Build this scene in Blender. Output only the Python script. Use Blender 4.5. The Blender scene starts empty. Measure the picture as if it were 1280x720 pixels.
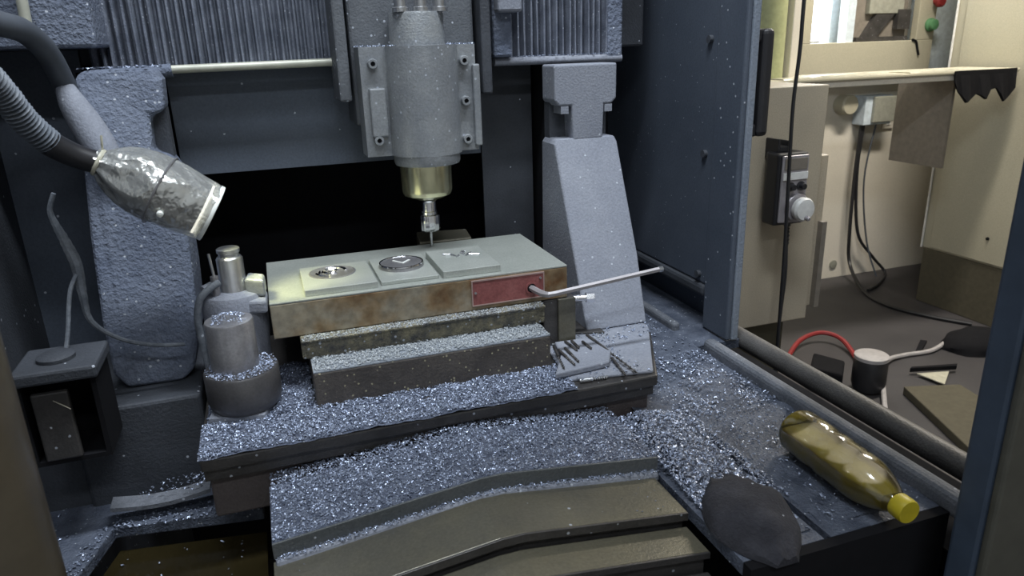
import bpy, bmesh, math, random
import numpy as np
from mathutils import Vector, Matrix, noise
random.seed(7); rng = np.random.default_rng(7)
PI = math.pi
scene = bpy.context.scene
col = scene.collection

# ------------------------------------------------------------------ camera
YAW, PIT, ROLL, FPX = math.radians(18.4), math.radians(18.5), math.radians(1.86), 905.0
fw = Vector((math.sin(YAW)*math.cos(PIT), math.cos(YAW)*math.cos(PIT), -math.sin(PIT)))
r0 = Vector((math.cos(YAW), -math.sin(YAW), 0)); u0 = r0.cross(fw)
rt = r0*math.cos(ROLL) - u0*math.sin(ROLL); up = rt.cross(fw)
cd = bpy.data.cameras.new('camera'); cam = bpy.data.objects.new('camera', cd); col.objects.link(cam)
cd.sensor_width = 36; cd.lens = FPX/1280*36; cd.clip_start = .02; cd.clip_end = 60
cd.dof.use_dof = True; cd.dof.focus_distance = 1.08; cd.dof.aperture_fstop = 12.0
M3 = Matrix((rt, up, -fw)).transposed()
cam.matrix_world = Matrix.Translation((0, 0, 1.4)) @ M3.to_4x4()
scene.camera = cam

# ------------------------------------------------------------------ world, lamps of the room, exposure
w = bpy.data.worlds.new('world'); scene.world = w; w.use_nodes = True
w.node_tree.nodes['Background'].inputs[0].default_value = (.75, .85, 1, 1)
w.node_tree.nodes['Background'].inputs[1].default_value = 1.2
scene.view_settings.view_transform = 'Standard'; scene.view_settings.look = 'None'
scene.view_settings.gamma = 1; scene.view_settings.use_curve_mapping = False
scene.view_settings.exposure = 0.45
def area(name, loc, target, sx, sy, power, color):
    l = bpy.data.lights.new(name, 'AREA'); l.shape = 'RECTANGLE'; l.size = sx; l.size_y = sy
    l.energy = power; l.color = color
    o = bpy.data.objects.new(name, l); col.objects.link(o); o.location = loc
    o.rotation_euler = (Vector(target)-Vector(loc)).to_track_quat('-Z', 'Y').to_euler()
    return o
area('fluorescent_light_over_machine', (.35, .50, 2.82), (.35, .50, 0), 1.3, .16, 31, (.86, .93, 1.0))
area('fluorescent_light_behind_operator', (.0, -.9, 2.82), (.0, -.9, 0), 1.3, .16, 13, (.86, .93, 1.0))
area('fluorescent_light_in_aisle', (2.85, 2.15, 2.82), (2.85, 2.15, 0), .9, .16, 50, (1.0, .93, .82))
area('daylight_through_window', (2.95, 3.42, 1.75), (1.6, 0, .9), .5, .7, 12, (.93, .97, 1.0))

# ------------------------------------------------------------------ materials
def nt_new(name):
    m = bpy.data.materials.new(name); m.use_nodes = True
    nt = m.node_tree; return m, nt, nt.nodes['Principled BSDF']
def L(nt, a, b): nt.links.new(a, b)
def noise_node(nt, vec, scale, detail=4, rough=.6):
    n = nt.nodes.new('ShaderNodeTexNoise'); n.inputs['Scale'].default_value = scale
    n.inputs['Detail'].default_value = detail; n.inputs['Roughness'].default_value = rough
    L(nt, vec, n.inputs['Vector']); return n
def ramp(nt, fac, stops):
    r = nt.nodes.new('ShaderNodeValToRGB'); e = r.color_ramp.elements
    e[0].position, e[0].color = stops[0][0], (*stops[0][1], 1)
    e[1].position, e[1].color = stops[-1][0], (*stops[-1][1], 1)
    for p, c in stops[1:-1]:
        q = e.new(p); q.color = (*c, 1)
    L(nt, fac, r.inputs[0]); return r
def mixc(nt, fac, a, b):
    m = nt.nodes.new('ShaderNodeMix'); m.data_type = 'RGBA'
    if hasattr(fac, 'links'): L(nt, fac, m.inputs[0])
    else: m.inputs[0].default_value = fac
    for v, i in ((a, 6), (b, 7)):
        if hasattr(v, 'links'): L(nt, v, m.inputs[i])
        else: m.inputs[i].default_value = (*v, 1)
    return m.outputs[2]
def bump(nt, bsdf, h, strength, dist):
    b = nt.nodes.new('ShaderNodeBump'); b.inputs['Strength'].default_value = strength
    b.inputs['Distance'].default_value = dist; L(nt, h, b.inputs['Height']); L(nt, b.outputs[0], bsdf.inputs['Normal'])
def dusty(name, a, b, scale=9, rough=.75, metal=0., specks=.0, speck_col=(.45, .48, .54), speck_scale=210,
          fine=320, bs=.35, bd=.002, lo=.35, hi=.65):
    """two-tone mottled surface with a grainy relief and scattered bright swarf specks"""
    m, nt, p = nt_new(name)
    tc = nt.nodes.new('ShaderNodeTexCoord'); v = tc.outputs['Object']
    n = noise_node(nt, v, scale); c = ramp(nt, n.outputs[0], [(lo, a), (hi, b)]).outputs[0]
    f = noise_node(nt, v, fine, 2)
    g = nt.nodes.new('ShaderNodeMapRange'); L(nt, f.outputs[0], g.inputs[0])
    g.inputs[3].default_value = .72; g.inputs[4].default_value = 1.28
    mm = nt.nodes.new('ShaderNodeMix'); mm.data_type = 'RGBA'; mm.blend_type = 'MULTIPLY'; mm.inputs[0].default_value = 1
    L(nt, c, mm.inputs[6]); L(nt, g.outputs[0], mm.inputs[7]); c = mm.outputs[2]
    if specks > 0:
        vo = nt.nodes.new('ShaderNodeTexVoronoi'); vo.inputs['Scale'].default_value = speck_scale; L(nt, v, vo.inputs['Vector'])
        sep = nt.nodes.new('ShaderNodeSeparateColor'); L(nt, vo.outputs['Color'], sep.inputs[0])
        t = nt.nodes.new('ShaderNodeMath'); t.operation = 'LESS_THAN'; t.inputs[1].default_value = specks; L(nt, sep.outputs[0], t.inputs[0])
        d = nt.nodes.new('ShaderNodeMath'); d.operation = 'LESS_THAN'; d.inputs[1].default_value = .32; L(nt, vo.outputs['Distance'], d.inputs[0])
        k = nt.nodes.new('ShaderNodeMath'); k.operation = 'MULTIPLY'; L(nt, t.outputs[0], k.inputs[0]); L(nt, d.outputs[0], k.inputs[1])
        c = mixc(nt, k.outputs[0], c, speck_col)
    L(nt, c, p.inputs['Base Color']); p.inputs['Roughness'].default_value = rough; p.inputs['Metallic'].default_value = metal
    bump(nt, p, f.outputs[0], bs, bd)
    return m
def plain(name, c, rough=.5, metal=0., bs=0., scale=40):
    m, nt, p = nt_new(name)
    tc = nt.nodes.new('ShaderNodeTexCoord'); n = noise_node(nt, tc.outputs['Object'], scale, 3)
    cc = ramp(nt, n.outputs[0], [(.3, tuple(x*.86 for x in c)), (.7, tuple(min(1, x*1.12) for x in c))]).outputs[0]
    L(nt, cc, p.inputs['Base Color']); p.inputs['Roughness'].default_value = rough; p.inputs['Metallic'].default_value = metal
    if bs: bump(nt, p, n.outputs[0], bs, .002)
    return m
def glow(name, c, s):
    m, nt, p = nt_new(name)
    p.inputs['Base Color'].default_value = (*c, 1); p.inputs['Emission Color'].default_value = (*c, 1)
    p.inputs['Emission Strength'].default_value = s; return m

M = {}
M['blue_sheet'] = dusty('blue_grey_painted_sheet', (.066, .082, .112), (.090, .107, .140), 5, .62, specks=.02, speck_scale=190, bs=.12)
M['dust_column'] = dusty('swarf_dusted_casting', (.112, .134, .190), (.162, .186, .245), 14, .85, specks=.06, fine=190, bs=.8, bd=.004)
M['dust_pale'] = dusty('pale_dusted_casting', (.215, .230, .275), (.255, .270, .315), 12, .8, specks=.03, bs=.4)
M['pleat'] = dusty('dusty_bellows_fabric', (.100, .115, .155), (.190, .210, .260), 35, .8, specks=.05, speck_scale=320, fine=500, bs=.6, bd=.002)
M['dark_sheet'] = dusty('grimy_and_shaded_sheet', (.036, .040, .049), (.062, .069, .084), 8, .7, specks=.01)
M['rubber_and_shade'] = plain('black_rubber_and_shade', (.010, .010, .012), .9); M['rubber_and_shade'].node_tree.nodes['Principled BSDF'].inputs['Specular IOR Level'].default_value = .15  # for black things; also stands in for shade around the gantry
M['black_plastic'] = plain('black_plastic', (.018, .018, .021), .45)
M['grey_hose'] = plain('dusty_dark_hose', (.070, .080, .098), .6)
M['corrugated'] = plain('dusty_corrugated_hose', (.15, .17, .20), .55)
M['spindle'] = dusty('dusty_grey_spindle_housing', (.215, .230, .250), (.285, .300, .315), 16, .42, metal=.25, specks=.05, bs=.2)
M['carriage'] = dusty('grimy_carriage_plate', (.090, .098, .112), (.130, .140, .155), 10, .6, metal=.1, specks=.07)
M['spindle_body'] = dusty('dusty_motor_body', (.22, .24, .27), (.32, .33, .33), 20, .5, metal=.3, specks=.04)
M['nose'] = plain('polished_steel_lamp_tint', (.70, .68, .46), .24, .85)  # yellow lamp light on the steel is put into its base colour
M['chrome'] = plain('chromed_steel', (.80, .80, .82), .14, 1.)
M['bright_steel'] = plain('turned_steel', (.55, .56, .58), .3, .9)
M['steel_grey'] = dusty('dull_turned_steel', (.25, .245, .26), (.36, .355, .37), 25, .3, metal=.6, bs=.1)
M['dark_steel'] = dusty('dark_oily_steel', (.050, .047, .046), (.085, .080, .078), 18, .42, metal=.35, specks=.02, bs=.2)
M['ring_steel'] = dusty('dark_burnished_ring_steel', (.075, .072, .074), (.115, .110, .112), 18, .4, metal=.4, bs=.1)
M['brown_iron'] = dusty('brown_oily_cast_iron', (.060, .052, .048), (.105, .092, .082), 22, .5, metal=.1, specks=.14, speck_col=(.36, .33, .22), speck_scale=260)
M['bed_iron'] = dusty('reddish_brown_bed_iron', (.070, .058, .057), (.105, .088, .086), 14, .55, specks=.012)
M['cover_steel'] = dusty('oily_greenish_cover_steel', (.112, .108, .092), (.172, .158, .112), 6, .32, metal=.35, specks=.004, bs=.12)
M['lip_steel'] = dusty('grey_cover_lip', (.080, .088, .092), (.110, .118, .122), 12, .5, specks=.01)
M['chuck_top'] = dusty('ground_greenish_steel', (.31, .33, .305), (.385, .405, .375), 9, .38, metal=.3, bs=.08, fine=500)
M['die'] = dusty('pale_machined_die_steel', (.36, .385, .36), (.45, .47, .44), 14, .38, metal=.35, bs=.06, fine=600)
M['red_plate'] = dusty('worn_red_name_plate', (.200, .060, .058), (.270, .095, .090), 40, .45, specks=.01, bs=.15)
M['plate_rim'] = plain('pinkish_aluminium_rim', (.50, .36, .33), .4, .5)
M['spacer'] = dusty('swarf_caked_spacer', (.085, .085, .085), (.270, .245, .165), 60, .8, specks=.16, fine=200, bs=1., bd=.006)
M['riser_top'] = dusty('swarf_covered_steel', (.20, .225, .26), (.27, .295, .33), 30, .75, specks=.08)
M['chip_bed'] = dusty('packed_swarf', (.075, .090, .135), (.170, .195, .265), 70, .65, metal=.15, specks=.14, speck_scale=330, fine=420, bs=1., bd=.004)
M['chip_dark'] = dusty('thin_swarf_over_tray', (.055, .067, .098), (.125, .144, .190), 34, .6, metal=.1, specks=.05, speck_scale=300, bs=.8, bd=.003)
M['flake'] = dusty('aluminium_flakes', (.16, .19, .275), (.47, .53, .67), 900, .38, metal=.6, bs=0.01)
M['key_grey'] = plain('worn_grey_hex_steel', (.34, .32, .33), .5, .25)
M['flake_pale'] = dusty('fine_pale_chips', (.26, .28, .30), (.50, .53, .55), 900, .5, metal=.25, bs=0.01)
M['flake_warm'] = plain('warm_metal_flakes', (.55, .52, .44), .36, .7, scale=500)
M['cream_rail'] = plain('cream_aluminium_rail', (.50, .50, .42), .4, .2)
M['pipe'] = dusty('dull_steel_rail', (.075, .072, .070), (.120, .115, .112), 10, .5, metal=.3)
M['lip_dust'] = dusty('dusty_tray_lip', (.105, .115, .135), (.155, .165, .19), 30, .7, specks=.03, bs=.6)
M['stile'] = dusty('blue_grey_door_stile', (.19, .22, .27), (.23, .26, .31), 6, .5, specks=.006)
M['beige'] = dusty('beige_cabinet_paint', (.42, .365, .285), (.50, .43, .32), 2.2, .5, bs=.05)
M['cream'] = dusty('cream_cabinet_paint', (.41, .385, .295), (.45, .42, .32), 2, .5, bs=.04)
M['wall'] = dusty('off_white_wall_paint', (.66, .62, .53), (.72, .67, .58), 1.6, .8, bs=.05)
M['wall_white'] = dusty('white_painted_wall', (.62, .63, .63), (.68, .69, .69), 1.6, .8, bs=.05)
M['apron'] = dusty('smooth_blue_grey_sheet', (.072, .088, .118), (.092, .108, .140), 3, .6, specks=.003, bs=.08)
M['taupe'] = plain('taupe_panel', (.205, .180, .150), .6)
M['brown_box'] = plain('brown_cardboard', (.085, .075, .050), .8)
M['floor'] = dusty('dark_workshop_floor', (.044, .041, .044), (.062, .058, .061), 3, .55, bs=.1)
M['green_tank'] = plain('pale_green_paint', (.34, .36, .19), .5)
M['pale_blue'] = plain('pale_blue_grey_panel', (.62, .70, .76), .5)
M['grey_box'] = plain('grey_junction_box', (.30, .30, .25), .5)
M['white_plastic'] = plain('white_plastic', (.75, .75, .73), .4)
M['pend_face'] = plain('silver_grey_pendant_face', (.34, .32, .34), .35, .3)
M['yellow'] = plain('yellow_cap_plastic', (.50, .40, .02), .45)
M['red'] = plain('red_plastic', (.26, .022, .024), .5)
M['green'] = plain('green_plastic', (.10, .26, .12), .45)
M['white_cable'] = plain('pale_grey_cable', (.42, .40, .40), .5)
M['dust_wire'] = dusty('swarf_covered_wire', (.10, .115, .14), (.20, .22, .25), 60, .8, specks=.05)
M['olive_post'] = plain('olive_grey_post_edge', (.085, .083, .068), .5)
M['blue_post'] = plain('deep_blue_grey_post', (.050, .070, .105), .5)
M['tan_post'] = plain('brown_cream_post', (.10, .083, .058), .33)
M['rag'] = dusty('dark_grimy_cloth', (.022, .022, .028), (.042, .042, .052), 30, .95, specks=.01, bs=.6)
M['oil_pit'] = plain('dark_brown_oil', (.022, .017, .007), .12)
M['lead'] = plain('pale_plastic_sheet', (.52, .50, .40), .25)
M['white_rim'] = plain('whitish_lamp_rim', (.80, .82, .78), .3)
M['lens'] = glow('lit_lamp_lens', (1., .98, .85), 3.)
M['sky_pane'] = glow('bright_overcast_pane', (.97, 1., 1.), 4.)
def foil():
    m, nt, p = nt_new('crumpled_clear_wrap')
    tc = nt.nodes.new('ShaderNodeTexCoord'); n = noise_node(nt, tc.outputs['Object'], 34, 3, .5)
    v = nt.nodes.new('ShaderNodeTexVoronoi'); v.inputs['Scale'].default_value = 30; L(nt, tc.outputs['Object'], v.inputs['Vector'])
    ad = nt.nodes.new('ShaderNodeMath'); ad.operation = 'ADD'; L(nt, n.outputs[0], ad.inputs[0]); L(nt, v.outputs['Distance'], ad.inputs[1])
    p.inputs['Base Color'].default_value = (.78, .79, .76, 1); p.inputs['Metallic'].default_value = .72
    p.inputs['Roughness'].default_value = .2; bump(nt, p, ad.outputs[0], .85, .009)
    tr = nt.nodes.new('ShaderNodeBsdfTransparent'); mx = nt.nodes.new('ShaderNodeMixShader'); mx.inputs[0].default_value = .82
    L(nt, tr.outputs[0], mx.inputs[1]); L(nt, p.outputs[0], mx.inputs[2])
    L(nt, mx.outputs[0], nt.nodes['Material Output'].inputs['Surface']); return m
M['foil'] = foil()
def clear(name, c, rough=.05, ior=1.45):
    m, nt, p = nt_new(name)
    p.inputs['Base Color'].default_value = (*c, 1); p.inputs['Transmission Weight'].default_value = 1
    p.inputs['Roughness'].default_value = rough; p.inputs['IOR'].default_value = ior; return m
def thin_plastic():
    m, nt, p = nt_new('clear_bottle_plastic')
    nt.nodes.remove(p); p = nt.nodes.new('ShaderNodeBsdfGlossy'); p.inputs['Roughness'].default_value = .12
    tr = nt.nodes.new('ShaderNodeBsdfTransparent'); mx = nt.nodes.new('ShaderNodeMixShader')
    fr = nt.nodes.new('ShaderNodeFresnel'); fr.inputs[0].default_value = 1.45
    a = nt.nodes.new('ShaderNodeMath'); a.operation = 'ADD'; a.inputs[1].default_value = .10; L(nt, fr.outputs[0], a.inputs[0])
    L(nt, a.outputs[0], mx.inputs[0]); L(nt, tr.outputs[0], mx.inputs[1]); L(nt, p.outputs[0], mx.inputs[2])
    L(nt, mx.outputs[0], nt.nodes['Material Output'].inputs['Surface']); return m
M['bottle'] = thin_plastic()
M['oil'] = plain('yellow_cutting_oil', (.34, .265, .03), .45); M['oil'].node_tree.nodes['Principled BSDF'].inputs['Alpha'].default_value = .86
def rusty():
    m, nt, p = nt_new('rust_stained_ground_steel')
    tc = nt.nodes.new('ShaderNodeTexCoord'); v = tc.outputs['Object']
    a = noise_node(nt, v, 16, 5); b = noise_node(nt, v, 70, 4)
    c1 = ramp(nt, a.outputs[0], [(.40, (.300, .268, .205)), (.54, (.245, .175, .100)), (.66, (.160, .078, .030))]).outputs[0]
    c2 = ramp(nt, b.outputs[0], [(.35, (.55, .55, .55)), (.62, (1.1, 1.1, 1.1))]).outputs[0]
    mm = nt.nodes.new('ShaderNodeMix'); mm.data_type = 'RGBA'; mm.blend_type = 'MULTIPLY'; mm.inputs[0].default_value = .7
    L(nt, c1, mm.inputs[6]); L(nt, c2, mm.inputs[7]); L(nt, mm.outputs[2], p.inputs['Base Color'])
    p.inputs['Metallic'].default_value = .2; p.inputs['Roughness'].default_value = .45; bump(nt, p, b.outputs[0], .2, .001); return m
M['rust'] = rusty()

# ------------------------------------------------------------------ mesh helpers
class MB:
    def __init__(s): s.v = []; s.f = []
    def add(s, vs, fs):
        k = len(s.v); s.v += [tuple(x) for x in vs]; s.f += [tuple(i+k for i in f) for f in fs]; return s
    def box(s, x0, x1, y0, y1, z0, z1):
        return s.add([(x0,y0,z0),(x1,y0,z0),(x1,y1,z0),(x0,y1,z0),(x0,y0,z1),(x1,y0,z1),(x1,y1,z1),(x0,y1,z1)],
                     [(3,2,1,0),(4,5,6,7),(0,1,5,4),(1,2,6,5),(2,3,7,6),(3,0,4,7)])
    def loops(s, rings, closed=True, cap=True):
        n = len(rings[0]); vs = [p for r in rings for p in r]; fs = []
        for i in range(len(rings)-1):
            for j in range(n if closed else n-1):
                a = i*n+j; b = i*n+(j+1) % n; fs.append((a, b, b+n, a+n))
        if cap and closed:
            fs.append(tuple(range(n-1, -1, -1))); fs.append(tuple(range((len(rings)-1)*n, len(rings)*n)))
        return s.add(vs, fs)
    def lathe(s, c, axis, prof, n=32, cap=True, sx=1.):
        """prof: (radius, distance along axis)"""
        q = Vector(axis).normalized().to_track_quat('Z', 'Y'); c = Vector(c)
        return s.loops([[c + q @ Vector((r*sx*math.cos(2*PI*j/n), r*math.sin(2*PI*j/n), h)) for j in range(n)] for r, h in prof], cap=cap)
    def cyl(s, a, b, r, n=20, r2=None):
        a = Vector(a); b = Vector(b); return s.lathe(a, b-a, [(r, 0), (r if r2 is None else r2, (b-a).length)], n)
    def tube(s, pts, r, n=10, sub=6, radii=None):
        P = smooth(pts, sub) if sub else [Vector(p) for p in pts]
        t = (P[1]-P[0]).normalized(); u = t.orthogonal().normalized(); rings = []
        for i, p in enumerate(P):
            t2 = (P[min(i+1, len(P)-1)]-P[max(i-1, 0)]).normalized()
            u = (u - t2*u.dot(t2)).normalized(); v = t2.cross(u)
            rr = r if radii is None else radii(i/(len(P)-1))
            rings.append([p + (u*math.cos(2*PI*j/n)+v*math.sin(2*PI*j/n))*rr for j in range(n)])
        return s.loops(rings)
    def prism(s, poly, axis, lo, hi):
        """polygon in the plane of the two other axes, extruded along axis (x, y or z); lo / hi may be callables"""
        f = lambda h, p: h(p) if callable(h) else h
        def P(p, h):
            a, b = p
            return {'x': (h, a, b), 'y': (a, h, b), 'z': (a, b, h)}[axis]
        return s.loops([[P(p, f(lo, p)) for p in poly], [P(p, f(hi, p)) for p in poly]])
    def build(s, name, mat, parent=None, smooth_=False, bevel=0., seg=2, label=None, kind=None, sub=0, disp=None):
        org = Vector((0, 0, 0))
        q = parent
        while q is not None: org += q.location; q = q.parent
        me = bpy.data.meshes.new(name)
        me.from_pydata([tuple(Vector(v)-org) for v in s.v], [], s.f)
        bm = bmesh.new(); bm.from_mesh(me)
        if disp is None and not kind == 'stuff': bmesh.ops.recalc_face_normals(bm, faces=bm.faces)
        bm.to_mesh(me); bm.free()
        if smooth_: me.shade_smooth()
        me.materials.append(M[mat] if isinstance(mat, str) else mat)
        o = bpy.data.objects.new(name, me); col.objects.link(o); o.parent = parent
        if smooth_ and not sub:
            try: me.set_sharp_from_angle(angle=math.radians(38))
            except Exception: pass
        if bevel:
            b = o.modifiers.new('bevel', 'BEVEL'); b.width = bevel; b.segments = seg; b.limit_method = 'ANGLE'; b.angle_limit = math.radians(35)
        if sub:
            b = o.modifiers.new('subdivision', 'SUBSURF'); b.levels = sub; b.render_levels = sub
        if disp:
            tx = bpy.data.textures.new(name+'_lumps', 'CLOUDS'); tx.noise_scale = disp[1]
            b = o.modifiers.new('lumps', 'DISPLACE'); b.texture = tx; b.strength = disp[0]; b.texture_coords = 'LOCAL'
        if label: o['label'] = label
        if kind: o['kind'] = kind
        return o
def smooth(pts, k=6):
    P = [Vector(p) for p in pts]; out = []
    for i in range(len(P)-1):
        a = P[max(i-1, 0)]; b = P[i]; c = P[i+1]; d = P[min(i+2, len(P)-1)]
        for j in range(k):
            t = j/k
            out.append(.5*((2*b)+(c-a)*t+(2*a-5*b+4*c-d)*t*t+(3*b-a-3*c+d)*t*t*t))
    out.append(P[-1]); return out
def thing(name, label, cat, loc=(0, 0, 0), group=None):
    o = bpy.data.objects.new(name, None); col.objects.link(o); o.location = loc; o.empty_display_size = .05
    o['label'] = label; o['category'] = cat
    if group: o['group'] = group
    return o
def tag(o, label, cat, group=None, kind=None):
    o['label'] = label; o['category'] = cat
    if group: o['group'] = group
    if kind: o['kind'] = kind
    return o
def struct(o, label, cat):
    o['label'] = label; o['category'] = cat; o['kind'] = 'structure'; return o
def quadstrip(s, A, B, nu, nv, h=None):
    """grid between two edges A=(p,q), B=(p,q)"""
    A = [Vector(p) for p in A]; B = [Vector(p) for p in B]; vs = []
    for j in range(nv+1):
        for i in range(nu+1):
            p = A[0].lerp(A[1], i/nu).lerp(B[0].lerp(B[1], i/nu), j/nv)
            if h: p = p + Vector((0, 0, h(p)))
            vs.append(p)
    fs = [(j*(nu+1)+i, j*(nu+1)+i+1, (j+1)*(nu+1)+i+1, (j+1)*(nu+1)+i) for j in range(nv) for i in range(nu)]
    return s.add(vs, fs)
# ------------------------------------------------------------------ the workshop room
struct(MB().box(-1.8, 4.4, -2.2, 3.5, -.05, 0).build('floor', 'floor'), 'dark grimy workshop floor behind the machine', 'floor')
struct(MB().box(-1.8, 4.4, -2.2, 3.5, 2.9, 2.95).build('ceiling', 'wall_white'), 'off-white ceiling above the machine', 'ceiling')
struct(MB().box(-1.8, 2.55, 3.36, 3.5, 0, 2.9).box(3.02, 4.4, 3.36, 3.5, 0, 2.9).box(2.55, 3.02, 3.36, 3.5, 0, 1.34).box(2.55, 3.02, 3.36, 3.5, 2.15, 2.9)
       .build('wall_back', 'wall'), 'off-white wall behind the workbench with the window', 'wall')
struct(MB().box(4.4, 4.5, -2.2, 3.5, 0, 2.9).build('wall_right', 'wall'), 'off-white wall behind the tall cream cabinet', 'wall')
struct(MB().box(-1.9, -1.8, -2.2, 3.5, 0, 2.9).build('wall_left', 'wall_white'), 'off-white wall left of the machine', 'wall')
struct(MB().box(-1.8, 4.4, -2.3, -2.2, 0, 2.9).build('wall_front', 'wall_white'), 'off-white wall behind the camera', 'wall')
win = struct(MB().box(2.55, 2.58, 3.37, 3.43, 1.34, 2.15).box(2.96, 3.02, 3.35, 3.43, 1.34, 2.15).box(2.58, 2.96, 3.37, 3.43, 1.34, 1.362).box(2.58, 2.96, 3.37, 3.43, 2.12, 2.15)
             .build('window_1', 'pale_blue', bevel=.003), 'pale framed window blown out by daylight, above the workbench', 'window')
MB().box(2.58, 2.96, 3.44, 3.45, 1.362, 2.12).build('window_pane', 'sky_pane', win)
MB().box(2.64, 2.72, 3.39, 3.43, 1.362, 1.385).box(2.85, 2.93, 3.38, 3.43, 1.362, 1.372).build('sill_clutter', 'taupe', win, bevel=.004)

# ------------------------------------------------------------------ enclosure of the machine
enc = thing('machine_enclosure', 'blue-grey sheet metal enclosure and swarf tray around the engraving machine', 'enclosure', (.17, 1.0, 0))
MB().box(-.340, -.325, .56, 1.9, 0, 1.95).build('side_panel', 'dark_sheet', enc)
MB().box(-.325, -.212, 1.12, 1.13, .90, 1.412).build('inner_panel', 'blue_sheet', enc)
MB().box(-.340, .76, 1.9, 1.915, 0, 1.95).build('rear_panel', 'rubber_and_shade', enc)
MB().box(-.30, .64, 1.30, 1.312, .85, 1.395).build('shade_backing', 'rubber_and_shade', enc)  # black sheet in place of the deep shade below the beam
MB().box(.69, .70, .97, 1.9, .93, 1.04).build('sill_panel', 'blue_sheet', enc, bevel=.003)
MB().box(.70, .715, .97, 1.9, 1.0, 1.95).build('outer_panel', 'dark_sheet', enc)
MB().lathe((-.205, .50, 0), (0, 0, 1), [(.034, 0), (.034, 1.95)], 24).build('front_post', 'tan_post', enc, True, label='brown and cream rounded front post')
p = MB().box(.56, .64, .381, .410, 0, 1.95).build('front_post', 'blue_post', enc, bevel=.004, label='deep blue-grey front post')
MB().box(.561, .645, .372, .381, 0, 1.95).build('post_edge', 'olive_post', p, bevel=.003)
# tray on the right with the recessed seam
MB().box(.366, .457, .455, .735, .93, .945).box(.457, .465, .655, .735, .93, .945).box(.465, .60, .455, .735, .93, .945).prism([(.432, .735), (.60, .735), (.60, 1.6), (.522, 1.6), (.522, 1.06), (.502, .86)], 'z', .93, .945).box(.60, .69, .9, 1.6, .93, .944) \
    .build('swarf_tray', 'chip_dark', enc)
MB().box(.450, .472, .457, .66, .905, .929).build('tray_seam', 'rubber_and_shade', enc)
MB().box(.366, .60, .443, .4545, .3, .945).box(.60, .76, .385, .398, .3, .925).build('front_skirt', 'rubber_and_shade', enc)  # the dark shade at the front corner is put into its black
MB().box(.600, .62, .42, .885, .938, .964).build('tray_lip', 'lip_dust', enc, bevel=.008, seg=3)
MB().box(.600, .615, .97, 1.5, .938, .958).build('tray_lip', 'lip_dust', enc, bevel=.006, seg=3)
MB().box(.622, .74, .40, 1.5, .30, .885).build('rail_channel', 'rubber_and_shade', enc)
MB().cyl((.694, .40, .938), (.694, .96, .938), .0155, 28).build('guide_rail', 'pipe', enc, True)
# tray on the left, oil pit and ledge
pit = [(-.214, .800), (-.055, .775), (-.055, .50), (-.30, .50)]
MB().prism([(-.325, .50), (-.30, .50), (-.214, .800), (-.055, .775), (-.055, 1.0), (-.325, 1.0)], 'z', .885, .90).build('oil_tray', 'chip_dark', enc, bevel=.002)
MB().prism(pit, 'z', .84, .868).build('oil_pool', 'oil_pit', enc, label='dark brown oil lying in the tray')
MB().box(-.245, -.108, .852, 1.1, .88, 1.022).build('column_pedestal', 'dark_sheet', enc, bevel=.004)
MB().loops([[Vector((-.214+.104*i/12, yy, .925-.006*math.sin(PI*i/12)+dz)) for yy, dz in ((.800, 0), (.822, .001), (.822, -.004), (.800, -.005))] for i in range(13)]) \
    .build('tray_ledge', 'lip_dust', enc, True)
MB().box(-.325, -.21, .86, .87, .90, 1.01).build('lower_panel', 'dark_sheet', enc)

MB().box(.22, .78, .34, .61, 1.95, 1.965).build('unseen_shade_board', 'blue_sheet', enc)  # unseen board added to keep overhead light off the front right tray
door = thing('sliding_door', 'blue-grey sliding door pushed back, speckled with swarf, with a black handle', 'door', (.667, 1.0, .98))
MB().box(.655, .680, .965, 1.62, 1.018, 1.95).build('door_panel', 'blue_sheet', door, bevel=.004)
MB().box(.650, .682, .965, 1.62, .998, 1.018).build('bottom_rail', 'dark_sheet', door, bevel=.006)
MB().box(.652, .661, .897, .965, .946, 1.95).build('door_stile', 'blue_sheet', door, bevel=.003)
MB().box(.661, .673, .895, .905, .946, 1.95).build('stile_edge', 'stile', door, bevel=.002)
for y, z in ((.985, 1.033), (.985, 1.23), (.985, 1.40), (1.25, 1.035)):
    MB().cyl((.655, y, z), (.649, y, z), .006, 12).build('screw', 'dark_sheet', door, True)
h = MB().box(.684, .704, .900, .930, 1.262, 1.412).build('door_handle', 'black_plastic', door, bevel=.007, seg=3)
for z in (1.271, 1.403): MB().box(.661, .688, .906, .926, z-.009, z+.009).build('handle_mount', 'black_plastic', h, bevel=.003)

# ------------------------------------------------------------------ gantry
gan = thing('gantry', 'swarf-dusted cast gantry with two columns bridging the table', 'gantry', (.15, 1.1, .9))
fl = lambda p: 1.0 - .294*max(0, 1.37-p[1])
fr_ = lambda p: 1.0 - .498*max(0, 1.262-p[1])
def column(head, neck, body, f, back):
    mb = MB()
    for poly in (head, neck, body):
        if poly: mb.prism(poly, 'y', f, back)
    return mb
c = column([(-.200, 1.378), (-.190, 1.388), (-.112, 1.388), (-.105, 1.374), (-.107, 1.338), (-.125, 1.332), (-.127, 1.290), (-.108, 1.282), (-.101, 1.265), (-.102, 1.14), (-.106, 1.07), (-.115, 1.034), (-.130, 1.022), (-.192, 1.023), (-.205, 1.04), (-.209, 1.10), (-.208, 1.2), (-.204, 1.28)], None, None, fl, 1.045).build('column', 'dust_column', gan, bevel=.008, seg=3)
MB().box(-.205, -.135, 1.046, 1.12, 1.02, 1.385).build('column_shade_block', 'rubber_and_shade', gan)  # black block standing in for the shaded gap behind the column
MB().box(-.133, -.108, 1.015, 1.044, 1.27, 1.34).build('slide_recess', 'dark_sheet', c)
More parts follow.
